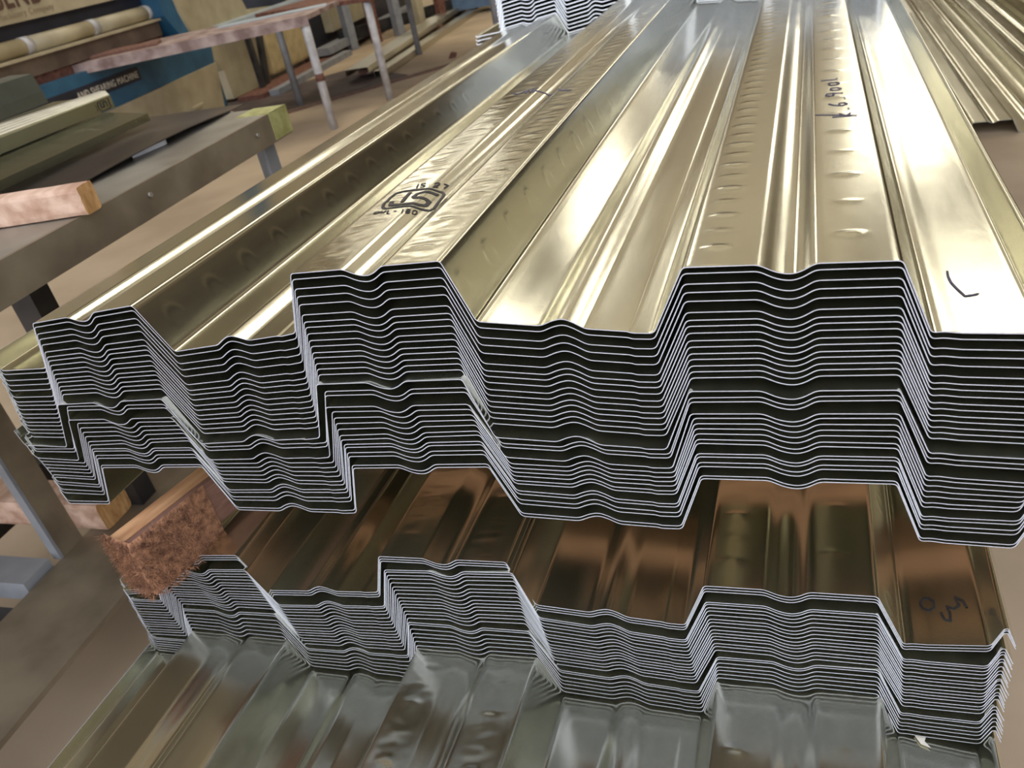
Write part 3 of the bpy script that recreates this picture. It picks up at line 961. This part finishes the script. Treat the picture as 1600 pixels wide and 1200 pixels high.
# bundle of nested flashings, fanned out towards the viewer
for k in range(5):
    me = folded('edge_flashing', [(0, 0), (0.5, 25), (2, 26.5), (150 if k == 0 else 20, 29 if k == 0 else 27)], 1200, 1.0)
    o = bench_item('edge_flashing', me, ZINCF if k < 1 else LIP, 48 - k * 4.0, 370 + k * 5, -9 + k * 1.7, math.radians(1.5 - 3.2 * k),
                   '%s galvanised flashing of the nested bundle on the bench' % (['lowest stamped', 'second lowest', 'middle', 'second highest', 'highest'][k]), 'metal flashing')
    o['group'] = 'nested flashings on the bench'
    if k == 0:
        bm2 = bmesh.new()
        for st, w in (([(-6, 4), (-7, 10), (-6, 17), (-9, 19)], 1.5), ([(-6, 4), (-10, 2), (-25, 2), (-28, 6), (-28, 15), (-25, 19)], 1.5),
                      ([(-12, 6), (-12, 15)], 2), ([(-12, 15), (-18, 15), (-18, 7), (-23, 7), (-23, 16)], 2), ([(-14, 18), (-22, 18)], 1.4),
                      ([(-32, 4), (-32, 8)], 1.2), ([(-32, 11), (-32, 15)], 1.2)):
            for a, b in zip(st, st[1:]):
                a, b = Vector(a), Vector(b)
                d = (b - a).normalized()
                nn = Vector((-d.y, d.x)) * w / 2
                q = [a + nn - d * w * .3, a - nn - d * w * .3, b - nn + d * w * .3, b + nn + d * w * .3]
                bm2.faces.new([bm2.verts.new((p.x * 1.7 / 1000, (p.y * 0.024 - 0.5) / 1000, p.y * 1.15 / 1000)) for p in q])
        me2 = bpy.data.meshes.new('stamp')
        bm2.to_mesh(me2)
        bm2.free()
        link_mesh('stamp', me2, INK, o)
# channel at the back of the bench
me = folded('channel_flashing', [(0, 0), (2, 27), (10, 68), (70, 72), (72, 40)], 1200)
bench_item('channel_flashing', me, GREENGREY, -100, 684, 0, math.radians(4), 'grey galvanised channel flashing at the back of the bench', 'metal flashing')
# packing that carries the flashings
bench_item('timber_block', MB().box(-760, -700, 300, 860, 0, 20, 1), WOODOR, 0, 0, -59, 0, 'flat timber packing under the flashings on the bench', 'timber')

# ------------------------------------------------------------------ pipe-legged table behind
pt = empty('pipe_leg_table', P(-2760, 4080, -835), math.atan2(-.54, -.84))
tag(pt, 'long table with a worn pinkish-brown top on peeling white pipe legs', 'table')
# local x runs left along the table, local -y to the far side
MB().prism([(0, 0), (-243, -663), (2600, -663), (2600, 0)], 'z', 655, 682).build('table_top', PINKBOARD, pt)
MB().box(0, 2600, 0, 6, 625, 681).build('apron', PINKBOARD, pt)
MB().box(900, 1350, -330, -120, 682, 700, 4).build('scrap_board', WOODRED, pt)
MB().box(-150, 560, -560, -420, 682, 688).build('pale_sheet', PALEBLUE, pt)
for lx, ly, lb in ((25, -30, 'white pipe leg with a rusty band'), (1500, -30, None), (1500, -600, None)):
    l = MB().tube((lx, ly, 0), (lx, ly, 655), 27).build('leg', PAINT_PIPE, pt)
    if lb:
        l['label'] = lb
        MB().tube((lx, ly, 300), (lx, ly, 345), 28).build('rust_band', RUST, l)

p2 = empty('pipe_leg_table', P(-2724, 4805, -835), math.atan2(145, -846))
tag(p2, 'second pipe-legged table further back, only its legs and edge showing', 'table')
MB().box(-60, 1000, -1900, 40, 645, 672, 3).build('table_top', RUST, p2)
for lx, ly, mt in ((0, 0, PAINT_PIPE), (858, 0, GREY_OR_LIT), (0, -1700, GREY_OR_LIT), (858, -1700, GREY_OR_LIT)):
    MB().tube((lx, ly, 0), (lx, ly, 645), 27).build('leg', mt, p2)

# ------------------------------------------------------------------ the shearing machine
# local frame: x runs along its front, away from the viewer; y into the machine; z up from the floor
MY = math.atan2(.994, -.11)
mach = empty('shearing_machine', P(-4002, 4659, -835), MY)
tag(mach, 'large blue and cream sheet shearing machine with lettered panels behind the bench', 'machine')
MB().prism([(-4500, 20), (5, 20), (22, 420), (89, 640), (-4500, 640)], 'y', 0, 600).build('base_panel', PAINT_BLUE, mach)
MB().prism([(-4500, 100), (-55, 100), (-62, 130), (22, 422), (-1150, 402), (-4500, 386)], 'y', -16, 0).build('cream_panel', PAINT_CREAM, mach)
MB().box(-481, -335, -36, -16, 200, 221, 4).build('handle', PAINT_CREAM, mach)
MB().box(-3500, -856, -7, 0, 494, 572).build('name_plate', PAINT_DARK, mach)
MB().box(-4500, -390, 60, 600, 640, 700).build('bed', RUST, mach)
MB().box(-4500, -400, 40, 300, 690, 784).build('under_beam', RUSTY_BEAM, mach)
MB().box(-4500, -400, 10, 60, 778, 792).build('ledge', PAINT_CREAM, mach)
rl = MB()
for a, b in ((-4500, -1560), (-1545, -985), (-970, -425)):
    rl.tube((a, 90, 834), (b, 90, 834), 46, n=24)
rl.build('roller', PAINT_CREAM, mach)
for x in (-1545, -970, -400):
    MB().tube((x - 60, 90, 835), (x, 90, 835), 47.5, n=24).build('roller_collar', PAINT_PIPE, mach)
MB().box(-4500, -410, 100, 420, 878, 952).build('dark_beam', PAINT_DARK, mach)
MB().box(-4500, -420, 60, 400, 952, 1600).build('upper_panel', PAINT_CREAM, mach)
MB().prism([(-300, 640), (-196, 640), (-255, 800), (-330, 1600), (-420, 1600), (-420, 800)], 'y', -30, 500).build('end_column', PAINT_BLUE, mach)


def sign(name, text, size, sx, mat, parent, loc, rot=0.0, off=0.0, align='LEFT'):
    cu = bpy.data.curves.new(name, 'FONT')
    cu.body = text
    cu.size = size
    cu.extrude = 0.0008
    cu.space_character = 1.12
    cu.offset = off
    cu.align_x = align
    o = bpy.data.objects.new(name, cu)
    COL.objects.link(o)
    cu.materials.append(mat)
    o.parent = parent
    o.location = loc
    o.rotation_euler = (math.pi / 2, 0, rot)
    o.scale = (sx, 1, 1)
    bpy.context.view_layer.update()
    me = bpy.data.meshes.new_from_object(o.evaluated_get(bpy.context.evaluated_depsgraph_get()))
    q = bpy.data.objects.new(name, me)
    COL.objects.link(q)
    q.parent, q.location, q.rotation_euler, q.scale = parent, loc, (math.pi / 2, 0, rot), (sx, 1, 1)
    bpy.data.objects.remove(o)
    q.name = name
    return q


sign('lettering', 'AND SHEARING MACHINE', 0.054, 0.84, LETTER, mach, (-0.878, -0.009, 0.512), off=0.0, align='RIGHT')
sign('lettering', 'BEND', 0.17, 0.80, BROWNLETTER, mach, (-1.70, 0.057, 1.026), off=0.004)
sign('lettering', 'Machinery Company', 0.045, 1.05, FAINTLETTER, mach, (-1.71, 0.058, 0.978))

# ------------------------------------------------------------------ machines and stores beyond the pipe table
press = empty('cream_press', P(-4500, 5380, -835), MY)
tag(press, 'cream machine body with a rounded yellow guard seen behind the pipe-legged table', 'machine')
MB().prism([(-346, 1100), (-346, 851), (-262, 640), (18, 263), (30, 30), (1700, 10), (1700, 560), (700, 640), (500, 1100)], 'y', 0, 700).build('body', PAINT_CREAM, press)
MB().box(700, 1640, -80, 0, 70, 440, 30).build('guard', noisy('yellow_cream_paint', (0.40, 0.30, 0.13), (0.52, 0.40, 0.20), 12, 0.6), press)
MB().box(60, 1800, -90, 20, 556, 600, 8).build('shelf_edge', PALEBLUE, press)
MB().box(-20, 1700, -300, -60, 0, 40).build('skid', RUST, press)
MB().box(40, 1750, -420, -330, 0, 50).build('skid', GREY_OR_LIT, press)
MB().box(300, 352, -150, -110, 0, 470).build('stay', DARKSTEEL, press)
MB().prism([(430, 0), (490, 0), (640, 440), (580, 440)], 'y', -110, -70).build('stay', DARKSTEEL, press)

dark = empty('dark_machine', P(-4560, 7100, -835), MY)
tag(dark, 'dark blue-black machine body standing beyond the pipe-legged table', 'machine')
MB().box(-200, 3600, 200, 900, 0, 1300, 6).build('body', PAINT_DARK, dark)
MB().box(-200, 3000, -160, 0, 60, 130).build('bottom_rail', GREY_OR_LIT, dark)
MB().box(-200, 3000, 0, 200, 0, 60).build('plinth', RUST, dark)
MB().box(600, 1900, 100, 200, 180, 420, 10).build('cream_cover', PAINT_CREAM, dark)
MB().box(-100, 300, 120, 200, 500, 900, 10).build('cream_cover', PAINT_CREAM, dark)

rack = empty('storage_rack', P(-4420, 7450, -835), math.atan2(.9, .42))
tag(rack, 'rusty and grey upright rack posts far behind the long channels', 'rack')
for k in range(5):
    MB().box(k * 330, k * 330 + 90, 0, 90, 0, 1200).build('post', [GREY_OR_LIT, RUST, GREY_OR_LIT, PAINT_CREAM, RUST][k], rack)
MB().box(-60, 1600, 90, 120, 80, 200).box(-60, 1600, 90, 120, 500, 600).build('rail', DARKSTEEL, rack)
stool = MB().tube((0, 0, 0), (0, 0, 120), 90).build('timber_stub', WOODRED, None, P(-4330, 9850, -835))
tag(stool, 'low dark stub that the faded red round thing stands on', 'timber')
buck = MB().tube((0, 0, 0), (0, 0, 200), 85, 100).build('bucket', noisy('faded_red', (0.30, 0.07, 0.06), (0.42, 0.13, 0.11), 12, 0.6), None, P(-4330, 9850, -715))
tag(buck, 'small faded red round thing far back beyond the long channels', 'bucket')
bb = empty('blue_crate', P(-3690, 9000, -835), 0.1)
tag(bb, 'blue steel crate far back, just left of the pile on top of the upper stack', 'crate')
MB().box(-190, 480, 0, 420, 60, 560, 6).build('body', noisy('faded_blue', (0.07, 0.12, 0.19), (0.11, 0.17, 0.25), 10, 0.5), bb)
for x in (-160, 410):
    MB().box(x, x + 40, 20, 400, 0, 60).build('foot', DARKSTEEL, bb)

# long galvanised channels on the floor
CH = [(-3520, 5640, 205, 50, 5200, 0.137), (-3310, 5740, 110, 50, 5000, 0.108)]
for i, (x, y, w, h, L, ya) in enumerate(CH):
    m = MB()
    t = 3
    m.box(0, w, 0, L, h - t, h).box(0, t, 0, L, 0, h - t).box(w - t, w, 0, L, 0, h - t).box(t, 22, 0, L, 0, t).box(w - 22, w - t, 0, L, 0, t)
    o = m.build('steel_channel', ZINCC, None, P(x, y, -785 if i == 0 else -835), ya)
    tag(o, ['upper of two long galvanised channels lying on the floor beyond the pipe-legged table',
            'lower of two long galvanised channels on the floor, nearer the viewer'][i], 'steel channel')
    o['group'] = 'long channels on the floor'
for k, (xx, yy) in enumerate(((-3500, 5900), (-3790, 8000))):
    o = MB().box(-40, 170, 0, 90, 0, 49, 2).build('timber_sleeper', WOODRED, None, P(xx, yy, -835), 0.137)
    tag(o, ['dark timber sleeper under the near end of the upper channel', 'dark timber sleeper under the far part of the upper channel'][k], 'timber')
o = MB().box(-300, 1500, -55, 55, 0, 5).build('flat_bar', noisy('rust_stain_bar', (0.13, 0.07, 0.05), (0.2, 0.12, 0.09), 20, 0.8), None, P(-3480, 4860, -835), math.atan2(1087, 879))
tag(o, 'flat rusty brown bar lying on the floor under the pipe-legged table', 'steel bar')
o = MB().prism([(0, 0), (55, 0), (70, 36), (28, 46)], 'y', 0, 40).build('scrap_piece', RUST, None, P(-2810, 6180, -835))
tag(o, 'small dark scrap piece on the bare floor beyond the upper stack', 'scrap')
hb = MB().box(0, 1300, 0, 1100, 0, 4).build('floor_shade', noisy('dark_floor_shade', (0.045, 0.03, 0.026), (0.10, 0.07, 0.06), 4, 0.7), None, P(-3780, 4640, -834.5), math.atan2(1087, 879))  # added sheet, shade on the floor is put into its dark colour
tag(hb, 'thin dark sheet painting shade on the floor under the pipe-legged tables', 'floor shade')

# ------------------------------------------------------------------ deck sheets lying on the floor at the right
cf = [(p[0] - KEYS['u1'][1][2][0], p[1] * 0 + (0 if i % 4 in (2, 3) else -52)) for i, p in enumerate(KEYS['u1'][1])]
for k, (dx, dy, dz, ya) in enumerate(((673, 2909, 0, 0.012), (1650, 3500, 0, 0.02), (1350, 4300, 58, 0.03))):
    c = [(p[0], p[1]) for p in cf]
    o = make_sheet('deck_sheet', c, 0, 4200, seed=300 + k, fine=2400 if k == 0 else None, origin=P(dx, dy, -835 + 53.5 + dz), yaw=ya)
    tag(o, ['nearest galvanised deck sheet lying on the floor to the right of the stacks', 'deck sheet lying on the floor at the far right beside the nearest one',
            'deck sheet lying on top of the other two on the floor at the far right'][k], 'metal deck sheet', 'deck sheets laid on the floor at the right')
